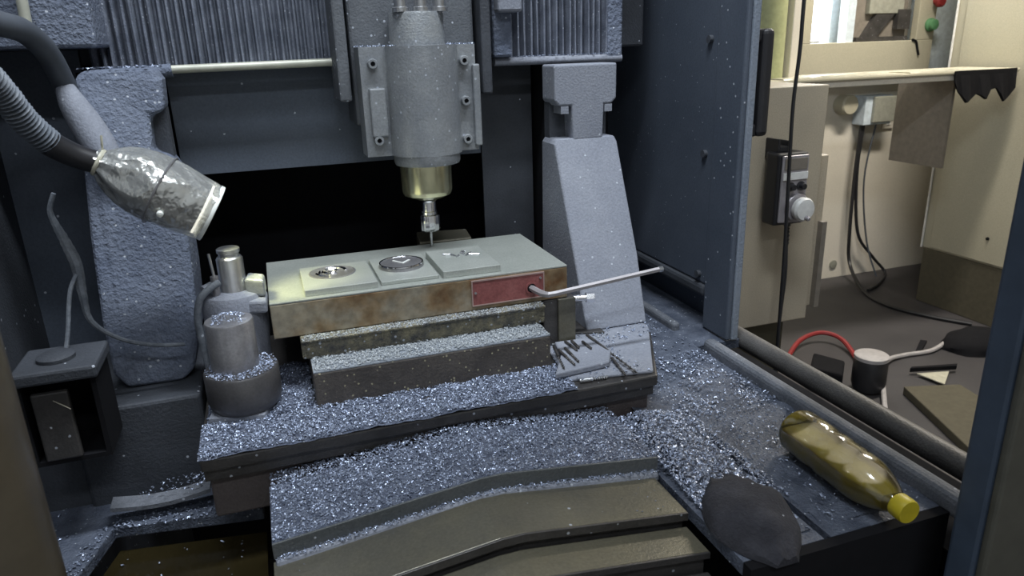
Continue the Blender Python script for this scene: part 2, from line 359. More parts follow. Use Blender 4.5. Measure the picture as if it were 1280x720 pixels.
MB().tube([(-.207, .985, 1.372), (-.200, .975, 1.352), (-.188, .968, 1.325), (-.176, .958, 1.298), (-.170, .955, 1.285)], .01, 20, 8, lambda t: .006+.012*math.sin(PI*(.08+.72*t))).build('pale_cone', 'dust_pale', c, True, label='pale tapered lump')  # pale tapered lump running down from the hose end
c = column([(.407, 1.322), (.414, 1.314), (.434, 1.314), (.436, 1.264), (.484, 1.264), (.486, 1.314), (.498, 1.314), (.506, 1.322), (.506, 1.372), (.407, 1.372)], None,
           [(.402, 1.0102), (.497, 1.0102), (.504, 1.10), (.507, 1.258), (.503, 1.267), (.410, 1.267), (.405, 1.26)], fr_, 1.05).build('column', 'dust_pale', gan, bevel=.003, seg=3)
MB().box(.410, .503, 1.03, 1.05, 1.262, 1.318).build('slide_recess', 'dark_sheet', c)
for x in (.424, .494): MB().box(x-.007, x+.005, 1.001, 1.03, 1.303, 1.314).build('stop_screw', 'dust_pale', c, True)
MB().box(.425, .50, 1.062, 1.29, .95, 1.372).build('column_shade_block', 'rubber_and_shade', gan, bevel=.003)  # black again, for the shaded slot beside the apron
MB().box(-.26, .62, 1.13, 1.30, 1.392, 1.80).build('crossbeam', 'dark_sheet', gan, bevel=.004)
MB().prism([(1.125, 1.392), (1.129, 1.392), (1.133, 1.238), (1.129, 1.238)], 'x', -.113, .330).build('apron_panel', 'apron', gan)  # panel ends early; the black backing below replaces its shaded part
MB().box(.331, .417, 1.125, 1.129, 1.0, 1.392).build('apron_panel', 'dark_sheet', gan)  # apron continued in a darker sheet, its fade into shade painted in
MB().box(-.325, -.168, 1.0, 1.13, 1.413, 1.80).build('end_plate', 'dust_column', gan, bevel=.004)
MB().cyl((-.232, .99, 1.44), (-.225, .985, 1.62), .006, 12).build('end_rod', 'cream_rail', gan, True)

def bellows(label, x0, x1, y, n, zb, ztop, amp, flat):
    t = thing('bellows_cover', label, 'bellows', ((x0+x1)/2, y, zb))
    pts = []
    for i in range(2*n+1):
        u = i/(2*n); k = amp*(1-flat*u)*random.uniform(.75, 1.15)
        x = x0+(x1-x0)*u+random.uniform(-.0007, .0007)
        pts += [(x-.0012, y-(k if i % 2 else 0)), (x+.0012, y-(k if i % 2 else 0))]
    rings = []
    for j in range(9):
        z = zb+(ztop-zb)*j/8; rings.append([Vector((px_+.0006*math.sin(7*j+px_*300), py_, z)) for px_, py_ in pts] + [Vector((x1+.002, y+.02, z)), Vector((x0-.002, y+.02, z))])
    MB().loops(rings).build('pleats', 'pleat', t)
    return t
b = bellows('wide pleated bellows left of the spindle, above the pale rail', -.193, .121, 1.10, 30, 1.384, 1.72, .019, .6)
MB().cyl((-.105, 1.085, 1.384), (.117, 1.085, 1.386), .0055, 14).build('bottom_rail', 'cream_rail', b, True, label='pale cream bottom rail')
MB().cyl((-.187, 1.083, 1.379), (-.10, 1.084, 1.383), .0085, 12).build('rail_end', 'dust_column', b, True)
b = bellows('narrow pleated bellows right of the spindle, above the right column', .362, .535, 1.08, 17, 1.382, 1.72, .017, .1)
MB().cyl((.338, 1.065, 1.378), (.545, 1.065, 1.377), .006, 12).build('bottom_rail', 'dust_pale', b, True)
MB().box(.520, .545, 1.06, 1.10, 1.372, 1.72).build('end_frame', 'dust_column', b, bevel=.003)
b2 = MB().box(.334, .362, 1.05, 1.11, 1.384, 1.72).build('end_frame', 'dust_column', b, bevel=.004)
MB().box(.336, .372, 1.03, 1.06, 1.445, 1.72).build('end_cap', 'dust_pale', b2, bevel=.004)
# ------------------------------------------------------------------ spindle
AX = .2155
sp = thing('spindle_head', 'grey dusted milling spindle head with steel nose and thin cutter', 'spindle', (AX, 1.019, 1.25))
MB().box(.128, .303, 1.045, 1.125, 1.30, 1.80).build('carriage_plate', 'carriage', sp, bevel=.004)
MB().box(.106, .122, 1.02, 1.10, 1.335, 1.80).build('wiper_bracket', 'carriage', sp, bevel=.003)
MB().box(.309, .324, 1.03, 1.10, 1.335, 1.80).build('wiper_bracket', 'dark_sheet', sp, bevel=.003)
prof = [(.133, 1.045), (.133, 1.0), (.162, .998)]
for i in range(17):
    a = PI - PI*i/16; prof.append((AX+.0475*math.cos(a)*1.02, 1.0-.042*math.sin(a)))
prof += [(.264, .998), (.290, 1.0), (.290, 1.045)]
cb = MB().prism(prof, 'z', 1.262, 1.404)
clampb = cb.build('clamp_block', 'spindle', sp, True, bevel=.002)
MB().lathe((AX, 1.004, 1.248), (0, 0, 1), [(.0445, 0), (.046, .004), (.046, .02)], 36).build('clamp_skirt', 'spindle', clampb, True)
MB().box(.141, .163, .990, 1.0, 1.289, 1.352).build('side_cover', 'spindle', sp, bevel=.002)
MB().box(.284, .294, .992, 1.03, 1.268, 1.378).build('clamp_strip', 'spindle', sp, bevel=.002)
for x, z in ((.149, 1.383), (.149, 1.284), (.2725, 1.383), (.2725, 1.330), (.2725, 1.278)):
    s_ = MB().lathe((x, .999, z), (0, -1, 0), [(.0065, 0), (.0065, .008), (.0058, .009), (.0032, .009), (.0030, .004)], 18).build('clamp_bolt', 'spindle', sp, True)
    MB().lathe((x, .999, z), (0, -1, 0), [(.0031, .003), (.0031, .0062)], 6).build('hex_socket', 'rubber_and_shade', s_)
MB().lathe((AX, 1.019, 1.40), (0, 0, 1), [(.037, 0), (.037, .043), (.036, .046)], 40).build('motor_body', 'spindle_body', sp, True)
for x, y in ((.192, 1.0), (.218, .996), (.244, 1.0)):
    f = MB().lathe((x, y, 1.446), (0, 0, 1), [(.011, 0), (.011, .005), (.0085, .006), (.0085, .03), (.006, .031), (.006, .08)], 18).build('hose_fitting', 'bright_steel', sp, True)
nose = MB().lathe((AX, 1.019, 1.194), (0, 0, 1), [(.014, 0), (.024, .003), (.0335, .0075), (.0352, .0115), (.0358, .014), (.0365, .060)], 48).build('spindle_nose', 'nose', sp, True)
MB().lathe((AX, 1.019, 1.172), (0, 0, 1), [(.0120, 0), (.0120, .004), (.0112, .005), (.0112, .018), (.015, .0215)], 32).build('collet_shank', 'chrome', sp, True)
nut = [[Vector((AX+(r-(.0005 if (j % 4) < 2 else 0))*math.cos(2*PI*j/48), 1.019+(r-(.0005 if (j % 4) < 2 else 0))*math.sin(2*PI*j/48), z)) for j in range(48)] for r, z in ((.0125, 1.147), (.0148, 1.149), (.0153, 1.152), (.0153, 1.168), (.0148, 1.1705), (.0125, 1.172))]
MB().loops(nut).build('collet_nut', 'chrome', sp, True)
MB().lathe((AX+.001, 1.019, 1.1225), (0, 0, 1), [(.0004, 0), (.0017, .004), (.0017, .012), (.0020, .013), (.0020, .026)], 14).build('cutter', 'bright_steel', sp, True)

# ------------------------------------------------------------------ table and the stack on it
tb = thing('work_table', 'swarf-covered cast iron work table carrying the magnetic chuck', 'work table', (.17, .9, .93))
TP = lambda d: [(-.105+d, .722+d*3), (.428-d, .722+d*3), (.495-d, .86), (.515-d, 1.06), (-.105+d, 1.06)]
MB().prism(TP(0), 'z', .990, 1.005).build('table_top', 'dark_steel', tb, bevel=.0025)
MB().prism(TP(.002), 'z', .976, .990).build('table_rib', 'dark_steel', tb, bevel=.001)
MB().prism(TP(.005), 'z', .925, .976).build('table_body', 'bed_iron', tb, bevel=.003)
MB().prism([(.318, .745), (.425, .728), (.492, .86), (.505, .99), (.345, .99), (.33, .86)], 'z', 1.0052, 1.0095).build('corner_pad', 'dust_pale', tb, bevel=.0015)
MB().cyl((-.02, .738, .955), (-.02, .733, .955), .007, 12).build('plug', 'dust_pale', tb, True)
riser = tag(MB().box(.020, .313, .792, 1.03, 1.0053, 1.050).build('riser_block', 'brown_iron', bevel=.002), 'brown oily iron riser block, swarf on top, between table and spacer', 'block')
MB().box(.0205, .3125, .7925, .834, 1.050, 1.0514).build('swarf_crust', 'riser_top', riser)
spc = tag(MB().prism([(.835, 1.0515), (1.03, 1.0515), (1.03, 1.0765), (.829, 1.0765), (.830, 1.074), (.8345, 1.071)], 'x', .012, .322).build('spacer_plate', 'spacer', bevel=.0015), 'swarf-caked spacer plate directly under the magnetic chuck', 'plate')
chk = thing('magnetic_chuck', 'rust-stained steel magnetic chuck with a red name plate on its front', 'chuck', (.17, .94, 1.077))
MB().box(-.0175, .3605, .849, 1.036, 1.0772, 1.1195).build('chuck_body', 'rust', chk, bevel=.0012)
MB().box(-.0175, .3605, .849, 1.036, 1.1195, 1.1222).build('pole_face', 'chuck_top', chk, bevel=.0008)
MB().prism([(-.012, .849), (.010, .849), (.010, .8475), (-.012, .8475)], 'z', 1.112, 1.118)
np_ = MB().box(.2285, .326, .8475, .849, 1.0845, 1.1165).build('name_plate', 'red_plate', chk, bevel=.0006, label='worn red name plate')
MB().box(.2275, .327, .8468, .849, 1.1160, 1.1178).box(.2275, .327, .8468, .849, 1.0832, 1.0846).box(.2275, .229, .8468, .849, 1.0846, 1.116).box(.3255, .327, .8468, .849, 1.0846, 1.116) \
    .build('plate_rim', 'plate_rim', np_)
for x, z in ((.2325, 1.101), (.3215, 1.110), (.3215, 1.0895)): MB().cyl((x, .8476, z), (x, .8462, z), .0016, 10).build('rivet', 'bright_steel', np_, True)
MB().lathe((.309, .8476, 1.0975), (0, -1, 0), [(.0085, 0), (.0085, .0012), (.0062, .0013), (.0060, .0002)], 24, cap=False).build('socket_ring', 'red_plate', np_, True)
MB().lathe((.309, .8474, 1.0975), (0, -1, 0), [(.0062, 0), (.0062, .0004)], 20).build('socket_hole', 'rubber_and_shade', np_)
key = thing('hex_key', 'long grey hex key stuck in the socket of the red name plate', 'hex key', (.309, .84, 1.0975))
MB().tube([(.309, .847, 1.0975), (.311, .825, 1.0985), (.3135, .807, 1.1005), (.320, .8005, 1.1022), (.345, .800, 1.1045), (.41, .800, 1.1102), (.470, .800, 1.1155)], .0036, 6, 5, lambda t: .0042 if t < .45 else .0036).build('shank', 'key_grey', key)
MB().cyl((.470, .800, 1.1155), (.4755, .800, 1.116), .0039, 6).build('worn_tip', 'bright_steel', key)

def relief(kind, cx, cy, z, r, parent):
    mb = MB(); R = random.Random(kind)
    if kind == 1:
        for k in range(16):
            a = R.uniform(0, 2*PI); q = R.uniform(.1, .72)*r; da = R.uniform(.5, 1.3)
            mb.tube([(cx+q*math.cos(a+da*t), cy+q*math.sin(a+da*t)*(1+.15*R.random()), z+.0006*(1-abs(2*t-1))) for t in (0, .33, .66, 1)], .0017, 6, 3)
    elif kind == 3:
        for k in range(11):
            x = cx+R.uniform(-.02, .02); y = cy+R.uniform(-.009, .009)
            mb.tube([(x, y, z), (x+R.uniform(-.006, .006), y+R.uniform(.002, .006), z+.0008), (x+R.uniform(-.01, .01), y+R.uniform(-.005, .005), z)], .0013, 6, 3)
    else:
        mb.loops([[Vector((cx+x, cy+y, z+h)) for x, y in ((-.0105, .009), (-.0085, .0105), (.001, -.004), (.0105, .006), (.013, .0045), (.0015, -.0085))] for h in (0, .0008)])
    return mb.build('engraved_relief', 'white_rim' if kind == 2 else 'chrome' if kind == 1 else 'bright_steel', parent, kind != 2)
def die(label, x0, x1, y0, y1, top, cx, cy, kind):
    t = thing('die_block', label, 'die', ((x0+x1)/2, (y0+y1)/2, 1.1222), 'die blocks in a row on the magnetic chuck')
    MB().box(x0, x1, y0, y1, 1.1223, top).build('block', 'die', t, bevel=.0008)
    if kind == 1:
        m = MB().lathe((cx, cy, top), (0, 0, 1), [(.0295, 0), (.0295, .0006), (.0275, .0012), (.0262, .0003), (.001, .0003)], 44).build('medallion', 'steel_grey', t, True)
        relief(1, cx, cy, top+.0006, .029, m)
    if kind == 2:
        m = MB().lathe((cx, cy, top), (0, 0, 1), [(.0295, 0), (.0290, .0042), (.0278, .0052), (.001, .0052)], 44).build('medallion', 'steel_grey', t, True)
        MB().lathe((cx, cy, top+.0046), (0, 0, 1), [(.0294, 0), (.0290, .0014), (.0275, .0014), (.0270, .0004)], 44, cap=False).build('bright_rim', 'chrome', m, True)
        relief(2, cx, cy, top+.0053, .029, m)
    if kind == 3: relief(3, cx, cy, top+.0004, .02, t)
    return t
die('die block with an ornate engraved round medallion, leftmost on the chuck', .024, .1115, .857, .957, 1.1305, .063, .920, 1)
die('die block with a raised round disc bearing a tick mark, middle of the row', .1165, .190, .862, .972, 1.1272, .153, .922, 2)
die('die block with only rough scratches cut so far, below the cutter', .1945, .271, .858, .962, 1.1315, .235, .925, 3)
tag(MB().prism([(.203, 1.042), (.283, 1.038), (.290, 1.095), (.212, 1.110)], 'z', 1.0053, 1.1245).build('clamp_stop', 'cover_steel', bevel=.002), 'dull greenish stop block behind the chuck, beyond the cutter', 'block')
sup = tag(MB().prism([(.326, .85), (.372, .85), (.372, .90), (.326, .92)], 'z', 1.0100, 1.0765).build('support_block', 'dark_steel', bevel=.002), 'dark steel support under the right end of the chuck', 'block')
MB().box(.346, .371, .845, .8495, 1.012, 1.0765).build('side_strip', 'cover_steel', sup, bevel=.001)
bo = thing('stop_bolt', 'chromed hexagon bolt lying beside the right end of the chuck', 'bolt', (.39, .87, 1.07))
MB().cyl((.372, .872, 1.0655), (.400, .866, 1.0655), .0048, 16).build('bolt_shank', 'chrome', bo, True)
MB().cyl((.396, .867, 1.0655), (.407, .8645, 1.0655), .0075, 6).build('bolt_head', 'chrome', bo)
tag(MB().prism([(.352, .885), (.422, .86), (.426, .915), (.366, .948)], 'z', 1.0098, 1.0128).build('flat_plate', 'dark_steel', bevel=.001), 'smooth dark flat plate lying on the table before the right column', 'plate')
tray = tag(MB().prism([(.301, .748), (.378, .756), (.397, .79), (.390, .838), (.338, .842), (.330, .80)], 'z', 1.0102, 1.0185).build('tool_plate', 'dust_pale', bevel=.002), 'grey dusted plate on the table corner with dark drill bits on it', 'plate')
bits = [((.329, .822), (.315, .752), 'longest dark drill bit along the left edge of the grey plate'),
        ((.331, .810), (.332, .757), 'dark drill bit second from the left edge of the grey plate'),
        ((.341, .812), (.340, .764), 'dark drill bit near the middle of the grey plate'),
        ((.350, .833), (.353, .798), 'short dark drill bit at the back of the grey plate'),
        ((.359, .832), (.358, .804), 'shortest dark drill bit behind the middle of the grey plate'),
        ((.371, .823), (.372, .796), 'short dark drill bit near the right edge of the grey plate')]
def bit(a, b, z, label, mat='dark_steel', r=.0019, z2=None):
    z2 = z if z2 is None else z2
    t = thing('drill_bit', label, 'drill bit', (a[0], a[1], z), 'drill bits on the table corner')
    A = Vector((a[0], a[1], z+r)); B = Vector((b[0], b[1], z2+r)); m = A.lerp(B, .45)
    MB().cyl(A, m, r, 10).build('bit_shank', mat, t, True)
    d = (B-m); n = 24; u = d.normalized().orthogonal().normalized(); v = d.normalized().cross(u); rings = []
    for i in range(n+1):
        q = m+d*i/n; k = 1 if i < n-2 else (n-i)/2.2+.05; th = i*.9
        rings.append([q+(u*math.cos(th+s)*r*e+v*math.sin(th+s)*r*e)*k for s, e in ((0, 1), (PI/2, .45), (PI, 1), (1.5*PI, .45))])
    MB().loops(rings).build('fluted_tip', mat, t)
for a, b_, lab in bits: bit(a, b_, 1.0186, lab)
bit((.386, .842), (.4005, .722), 1.0186, 'long dark drill bit leaning off the plate to the right corner', r=.0021, z2=1.010)
bit((.391, .775), (.384, .722), 1.0105, 'dark drill bit beside the right end of the grey plate')
bit((.329, .738), (.366, .735), 1.0056, 'bright steel drill bit in front of the grey plate', 'bright_steel', .0026)

# stepped steel weight and tool setter on the left of the table
wt = thing('stepped_weight', 'dark steel ring with a brighter cylinder standing on it, left of the chuck', 'weight', (-.057, .822, 1.005))
MB().prism([(-.098, .797), (-.038, .784), (-.021, .832), (-.088, .854)], 'z', 1.0053, 1.0145).build('base_shim', 'dust_pale', wt, bevel=.001)
MB().lathe((-.057, .822, 1.0145), (0, 0, 1), [(.036, 0), (.0395, .006), (.041, .012), (.041, .044), (.0395, .046)], 56).build('ring', 'ring_steel', wt, True)
MB().lathe((-.0625, .827, 1.0605), (0, 0, 1), [(.0265, 0), (.0265, .055), (.0255, .057)], 48).build('cylinder', 'steel_grey', wt, True)
ts = thing('tool_setter', 'dusted tool setter with a silver cap and thin pin, at the chuck corner', 'tool setter', (-.057, .885, 1.005))
MB().lathe((-.057, .885, 1.0053), (0, 0, 1), [(.034, 0), (.034, .06), (.036, .075), (.0375, .120), (.034, .127), (.015, .130)], 36).build('setter_body', 'dust_pale', ts, True)
MB().lathe((-.055, .885, 1.130), (0, 0, 1), [(.0165, 0), (.0165, .012), (.0150, .014), (.0150, .043), (.0135, .0455), (.0115, .0465), (.0115, .0495), (.0130, .051), (.0130, .055), (.0115, .056)], 36).build('setter_cap', 'bright_steel', ts, True)
MB().cyl((-.074, .872, 1.128), (-.0735, .872, 1.157), .0045, 14).build('pin_holder', 'steel_grey', ts, True)
MB().cyl((-.0735, .872, 1.157), (-.0755, .872, 1.184), .0016, 10).build('pin', 'bright_steel', ts, True)
MB().prism([(-.042, .872), (-.020, .858), (-.0182, .885), (-.038, .90)], 'z', 1.128, 1.150).build('cap_bracket', 'spindle', ts, bevel=.004, seg=3)
MB().prism([(-.050, .855), (-.020, .846), (-.0182, .89), (-.045, .90)], 'z', 1.112, 1.1275).build('arm', 'dust_pale', ts, bevel=.003)
MB().tube([(-.068, .868, 1.150), (-.078, .865, 1.146), (-.091, .862, 1.135), (-.097, .860, 1.115), (-.097, .858, 1.09), (-.094, .855, 1.05)], .0042, 10, 5).build('setter_cable', 'dust_wire', ts, True)
MB().cyl((-.088, .872, 1.142), (-.078, .880, 1.144), .005, 10).build('cable_clip', 'dust_pale', ts, True)

# ------------------------------------------------------------------ telescopic way cover
wc = thing('way_cover', 'gable-roofed telescopic steel way cover in front of the work table', 'way cover', (.16, .6, .9))
def cover(y0, y1, xl, xm, xr, ze, zr, h, mat, lipmat):
    top = [(xl, ze), (xm, zr), (xr, ze)]; poly = lambda d, hh: [(xl, ze-d), (xm-.012, zr-.0012-d), (xm+.012, zr-.0012-d), (xr, ze-d), (xr, ze-hh), (xm+.012, zr-.0012-hh), (xm-.012, zr-.0012-hh), (xl, ze-hh)]
    pl = MB().prism(poly(0, .003), 'y', y0+.001, y1).build('cover_plate', mat, wc, bevel=.0008)
    MB().prism(poly(0, h), 'y', y0-.0015, y0+.001).build('front_lip', lipmat, pl, bevel=.0006)
    MB().prism([(xl+.002, ze-.003), (xm, zr-.0045), (xr-.002, ze-.003), (xr-.002, .80), (xl+.002, .80)], 'y', y0+.006, y1).build('cover_core', 'dark_steel', pl)
    return pl
c1 = cover(.612, .712, -.041, .176, .366, .9655, .9885, .0165, 'chip_bed', 'lip_steel')
MB().prism([(-.040, .950), (.176, .972), (.365, .950), (.365, .938), (.176, .960), (-.040, .938)], 'y', .603, .614).build('wiper_strip', 'dust_pale', c1, bevel=.004, seg=2, label='dust-caked wiper strip')
cover(.537, .612, -.042, .172, .359, .9455, .970, .009, 'cover_steel', 'dark_steel')
cover(.495, .537, -.043, .168, .358, .929, .953, .007, 'cover_steel', 'dark_steel')
cover(.420, .495, -.044, .166, .357, .906, .930, .006, 'dark_steel', 'dark_steel')

# ------------------------------------------------------------------ bottle, cloth lump
bt = thing('oil_bottle', 'clear plastic bottle of yellow oil with a yellow cap, lying in the tray', 'bottle', (.53, .5, .945))
A = Vector((.537, .598, .9725)); D = Vector((-.010, -.235, -.001)); BS = .77
bp = [(.001, .004), (.018, .0015), (.031, .004), (.0345, .012), (.0345, .060), (.0325, .066), (.0335, .072), (.0345, .080), (.0345, .095), (.0330, .101), (.0345, .107), (.0335, .113), (.0345, .119), (.0335, .125), (.0345, .131), (.0330, .15), (.0265, .172), (.0180, .190), (.0125, .198), (.0125, .204)]
bp = [(r*BS, hgt*BS) for r, hgt in bp]
bo_ = MB().lathe(A, D, bp, 40).build('bottle_body', 'bottle', bt, True)
q = D.normalized().to_track_quat('Z', 'Y'); lev = .006
rings = []
for r, hgt in bp[1:-2]:
    r = max(r-.0012, .001); ring = []
    for j in range(40):
        pnt = A + q @ Vector((r*math.cos(2*PI*j/40), r*math.sin(2*PI*j/40), hgt*.985+.002))
        ring.append(Vector((pnt.x, pnt.y, min(pnt.z, .9725+lev))))
    rings.append(ring)
MB().loops(rings).build('oil', 'oil', bt, True, label='yellow oil inside')
cap = MB().lathe(A, D, [(.0150*BS, .199*BS), (.0158*BS, .2005*BS), (.0158*BS, .216*BS), (.0148*BS, .2185*BS)], 30).build('bottle_cap', 'yellow', bt, True, label='yellow screw cap')
lump = MB(); rings = []
for i in range(15):
    t = i/14; c_ = Vector((.415, .570, .945)).lerp(Vector((.400, .436, .945)), t); rr = .043*math.sin(PI*min(max(t, .03), .97))**.55
    rings.append([c_+Vector((rr*math.cos(a)*1.05, 0, max(0, rr*math.sin(a))*.72+.001+.008*noise.noise(Vector((c_.y*40, a*1.5, 3)))*(math.sin(a) > .1))) for a in [2*PI*j/22 for j in range(22)]])
tag(lump.loops(rings).build('rag', 'rag', smooth_=True), 'dark grimy rag bunched up in the tray beside the way cover', 'rag')

# ------------------------------------------------------------------ lamp, hose, wires and box on the left
lp = thing('gooseneck_lamp', 'gooseneck work lamp with its head wrapped in clear crumpled film', 'lamp', (-.162, .852, 1.298))
MB().tube([(-.30, .66, 1.47), (-.262, .72, 1.437), (-.229, .766, 1.403), (-.220, .798, 1.376), (-.212, .819, 1.347), (-.199, .836, 1.3225)], .0125, 14, 50, lambda t: .0113+.0024*math.sin(t*2*PI*40)).build('gooseneck', 'corrugated', lp, True)
MB().tube([(-.200, .835, 1.323), (-.184, .845, 1.309), (-.164, .852, 1.298)], .0125, 18, 6, lambda t: .0128-.001*t).build('neck_sleeve', 'black_plastic', lp, True)
N0 = Vector((-.164, .852, 1.299)); ND = Vector((-.066, .8525, 1.236))-N0
hp = [(.009, 0), (.017, .010), (.026, .026), (.031, .048), (.031, .075), (.028, .108)]
hd = MB().lathe(N0, ND, hp, 32).build('lamp_head', 'black_plastic', lp, True)
q = ND.normalized().to_track_quat('Z', 'Y'); rings = []
for i, (r, hgt) in enumerate([(.0118, -.004), (.013, .002), (.020, .010), (.027, .020), (.0325, .032), (.0365, .048), (.0375, .062), (.0360, .078), (.0345, .095), (.0325, .112), (.0318, .1185)]):
    ring = []
    for j in range(44):
        a = 2*PI*j/44; pleat = 1+(.10*math.sin(a*9+1.3)*max(0, 1-hgt/.05) + .05*noise.noise(Vector((math.cos(a)*2.2, math.sin(a)*2.2, hgt*60))))
        ring.append(N0 + q @ Vector((r*pleat*math.cos(a), r*pleat*math.sin(a), hgt)))
    rings.append(ring)
MB().loops(rings, cap=False).build('film_wrap', 'foil', lp, True, label='clear crumpled film wrap')
MB().lathe(N0, ND, [(.0305, .114), (.0325, .117), (.0325, .1205), (.0305, .121), (.0295, .116)], 40, cap=False).build('lamp_rim', 'white_rim', lp, True, label='whitish front rim')
MB().lathe(N0, ND, [(.0285, .1085), (.0285, .1105)], 32).build('lamp_lens', 'lens', lp)
MB().lathe(N0, ND, [(.0145, -.001), (.0152, .001), (.0145, .003)], 24, cap=False).build('tie', 'lead', lp, True)
MB().tube([N0+q @ Vector((.0, .012, 0)), N0+Vector((.008, -.004, .018)), N0+Vector((.009, -.004, .027))], .0012, 6, 4).build('tie_tail', 'lead', lp, True)
MB().tube([N0+q @ Vector((.0385*math.cos(a), .0385*math.sin(a), .064+.004*math.cos(a))) for a in [2*PI*k/24 for k in range(25)]], .0011, 6, 2).build('band', 'steel_grey', lp, True)
k_ = N0+q @ Vector((0, 0, .064)); MB().lathe(k_+Vector((.000, -.0345, -.018)), (0, -1, -.3), [(.001, 0), (.0035, .001), (.0030, .004), (.001, .005)], 12).build('band_knot', 'white_rim', lp, True)
sl = bpy.data.lights.new('lamp_bulb', 'SPOT'); sl.energy = 1.5; sl.color = (1., .98, .50); sl.spot_size = math.radians(50); sl.spot_blend = .8; sl.shadow_soft_size = .02
so = bpy.data.objects.new('lamp_bulb', sl); col.objects.link(so); so.parent = lp
so.location = N0+ND.normalized()*.125-Vector(lp.location); so.rotation_euler = (Vector((.02, .90, 1.122))-(N0+ND)).to_track_quat('-Z', 'Y').to_euler()

tag(MB().tube([(-.30, .84, 1.43), (-.248, .874, 1.440), (-.231, .890, 1.436), (-.218, .917, 1.429), (-.210, .952, 1.409), (-.208, .985, 1.378), (-.208, 1.01, 1.352)], .0125, 16, 8).build('hose', 'grey_hose', smooth_=True), 'thick dark hose arching over the left column top', 'hose')
tag(MB().tube([(-.214, .868, 1.268), (-.221, .868, 1.251), (-.219, .868, 1.236), (-.213, .866, 1.215), (-.208, .866, 1.190), (-.2085, .866, 1.157), (-.206, .866, 1.124), (-.183, .872, 1.097), (-.150, .876, 1.082), (-.118, .878, 1.077)], .004, 8, 6,
              lambda t: .0024+.0036*math.exp(-((t-.42)/.2)**2)*(.85+.3*abs(math.sin(t*90)))).build('wire', 'dust_wire', smooth_=True), 'swarf-crusted wire hanging down across the left column', 'wire')
tag(MB().tube([(-.209, .862, 1.180), (-.216, .855, 1.166), (-.2205, .85, 1.147), (-.224, .842, 1.125), (-.228, .836, 1.107)], .0023, 8, 5).build('wire', 'dust_wire', smooth_=True), 'thin bare wire branching down to the dark box lid', 'wire')
bx = thing('connector_box', 'dark open-fronted box with a dusty lid, at the far left', 'box', (-.23, .82, 1.0))
MB().box(-.268, -.195, .785, .85, .998, 1.003).box(-.268, -.263, .785, .85, 1.003, 1.092).box(-.200, -.195, .785, .85, 1.003, 1.092).box(-.263, -.200, .846, .85, 1.003, 1.092).build('box_body', 'rubber_and_shade', bx)
MB().box(-.256, -.222, .783, .79, 1.003, 1.080).build('front_flap', 'dark_steel', bx, bevel=.002)
MB().box(-.268, -.190, .775, .850, 1.092, 1.106).build('lid', 'dark_sheet', bx, bevel=.003)
MB().lathe((-.232, .81, 1.106), (0, 0, 1), [(.018, 0), (.018, .004), (.015, .006)], 24).build('lid_boss', 'dark_sheet', bx, True)
MB().prism([(-.236, 1.072), (-.222, 1.060), (-.226, 1.064)], 'y', .780, .782).build('paper_tag', 'lead', bx, label='torn pale paper tag')
# ------------------------------------------------------------------ workshop behind, right
cab = thing('control_cabinet', 'beige control cabinet beside the machine with the handwheel hung on it', 'cabinet', (1.17, 1.6, 0))
MB().box(.98, 1.343, 1.50, 1.85, .668, 1.285).build('cabinet_body', 'beige', cab, bevel=.003)
MB().box(1.345, 1.392, 1.53, 1.85, .69, 1.105).build('side_box', 'beige', cab, bevel=.003)
MB().box(1.378, 1.393, 1.512, 1.53, .69, .93).build('side_strip', 'taupe', cab)
MB().box(1.02, 1.32, 1.56, 1.80, 0, .668).build('stand', 'brown_box', cab, label='dark brown stand')
pn = thing('handwheel_pendant', 'handheld pulse generator pendant with white dial hanging on the beige cabinet', 'pendant', (1.20, 1.46, .96))
MB().prism([(1.150, 1.425), (1.238, 1.425), (1.238, 1.465), (1.222, 1.494), (1.168, 1.494), (1.150, 1.47)], 'z', .962, 1.137).build('pendant_body', 'black_plastic', pn, bevel=.006, seg=3)
fp = MB().prism([(1.158, .970), (1.234, .966), (1.234, 1.132), (1.158, 1.132)], 'y', 1.419, 1.425).build('face_plate', 'pend_face', pn, bevel=.003)
MB().box(1.164, 1.228, 1.417, 1.419, 1.098, 1.126).build('display_frame', 'taupe', fp, bevel=.001)
MB().box(1.161, 1.232, 1.416, 1.419, 1.074, 1.092).build('label_strip', 'white_plastic', fp, bevel=.001)
for x in (1.184, 1.214): MB().lathe((x, 1.419, 1.058), (0, -1, 0), [(.011, 0), (.011, .004), (.008, .005), (.007, .016)], 18).build('selector_knob', 'black_plastic', pn, True)
MB().lathe((1.207, 1.419, 1.006), (0, -1, 0), [(.034, 0), (.034, .006), (.032, .008)], 36).build('dial_ring', 'pend_face', pn, True)
wh = MB().lathe((1.212, 1.411, 1.004), (0, -1, 0), [(.024, 0), (.028, .004), (.029, .016), (.025, .022), (.001, .024)], 32).build('dial', 'white_plastic', pn, True, label='white dial')
MB().lathe((1.214, 1.388, .985), (0, -1, -.2), [(.006, 0), (.006, .008), (.004, .011)], 14).build('crank_knob', 'pend_face', wh, True)
hk = MB().box(1.172, 1.20, 1.45, 1.499, 1.137, 1.150).box(1.166, 1.172, 1.45, 1.499, 1.12, 1.168).box(1.200, 1.206, 1.45, 1.499, 1.12, 1.162).build('hanger', 'black_plastic', pn, bevel=.002)
MB().tube([(1.206, 1.445, .964), (1.209, 1.445, .945), (1.211, 1.445, .905)], .006, 12, 14, lambda t: (.0085 if t < .35 else .0055+.0011*math.sin(t*2*PI*9))).build('cord_gland', 'black_plastic', pn, True)
MB().tube([(1.211, 1.445, .905), (1.212, 1.44, .822), (1.208, 1.44, .725), (1.207, 1.44, .631), (1.22, 1.445, .30), (1.30, 1.45, .01)], .0042, 8, 8).build('cord', 'black_plastic', pn, True)
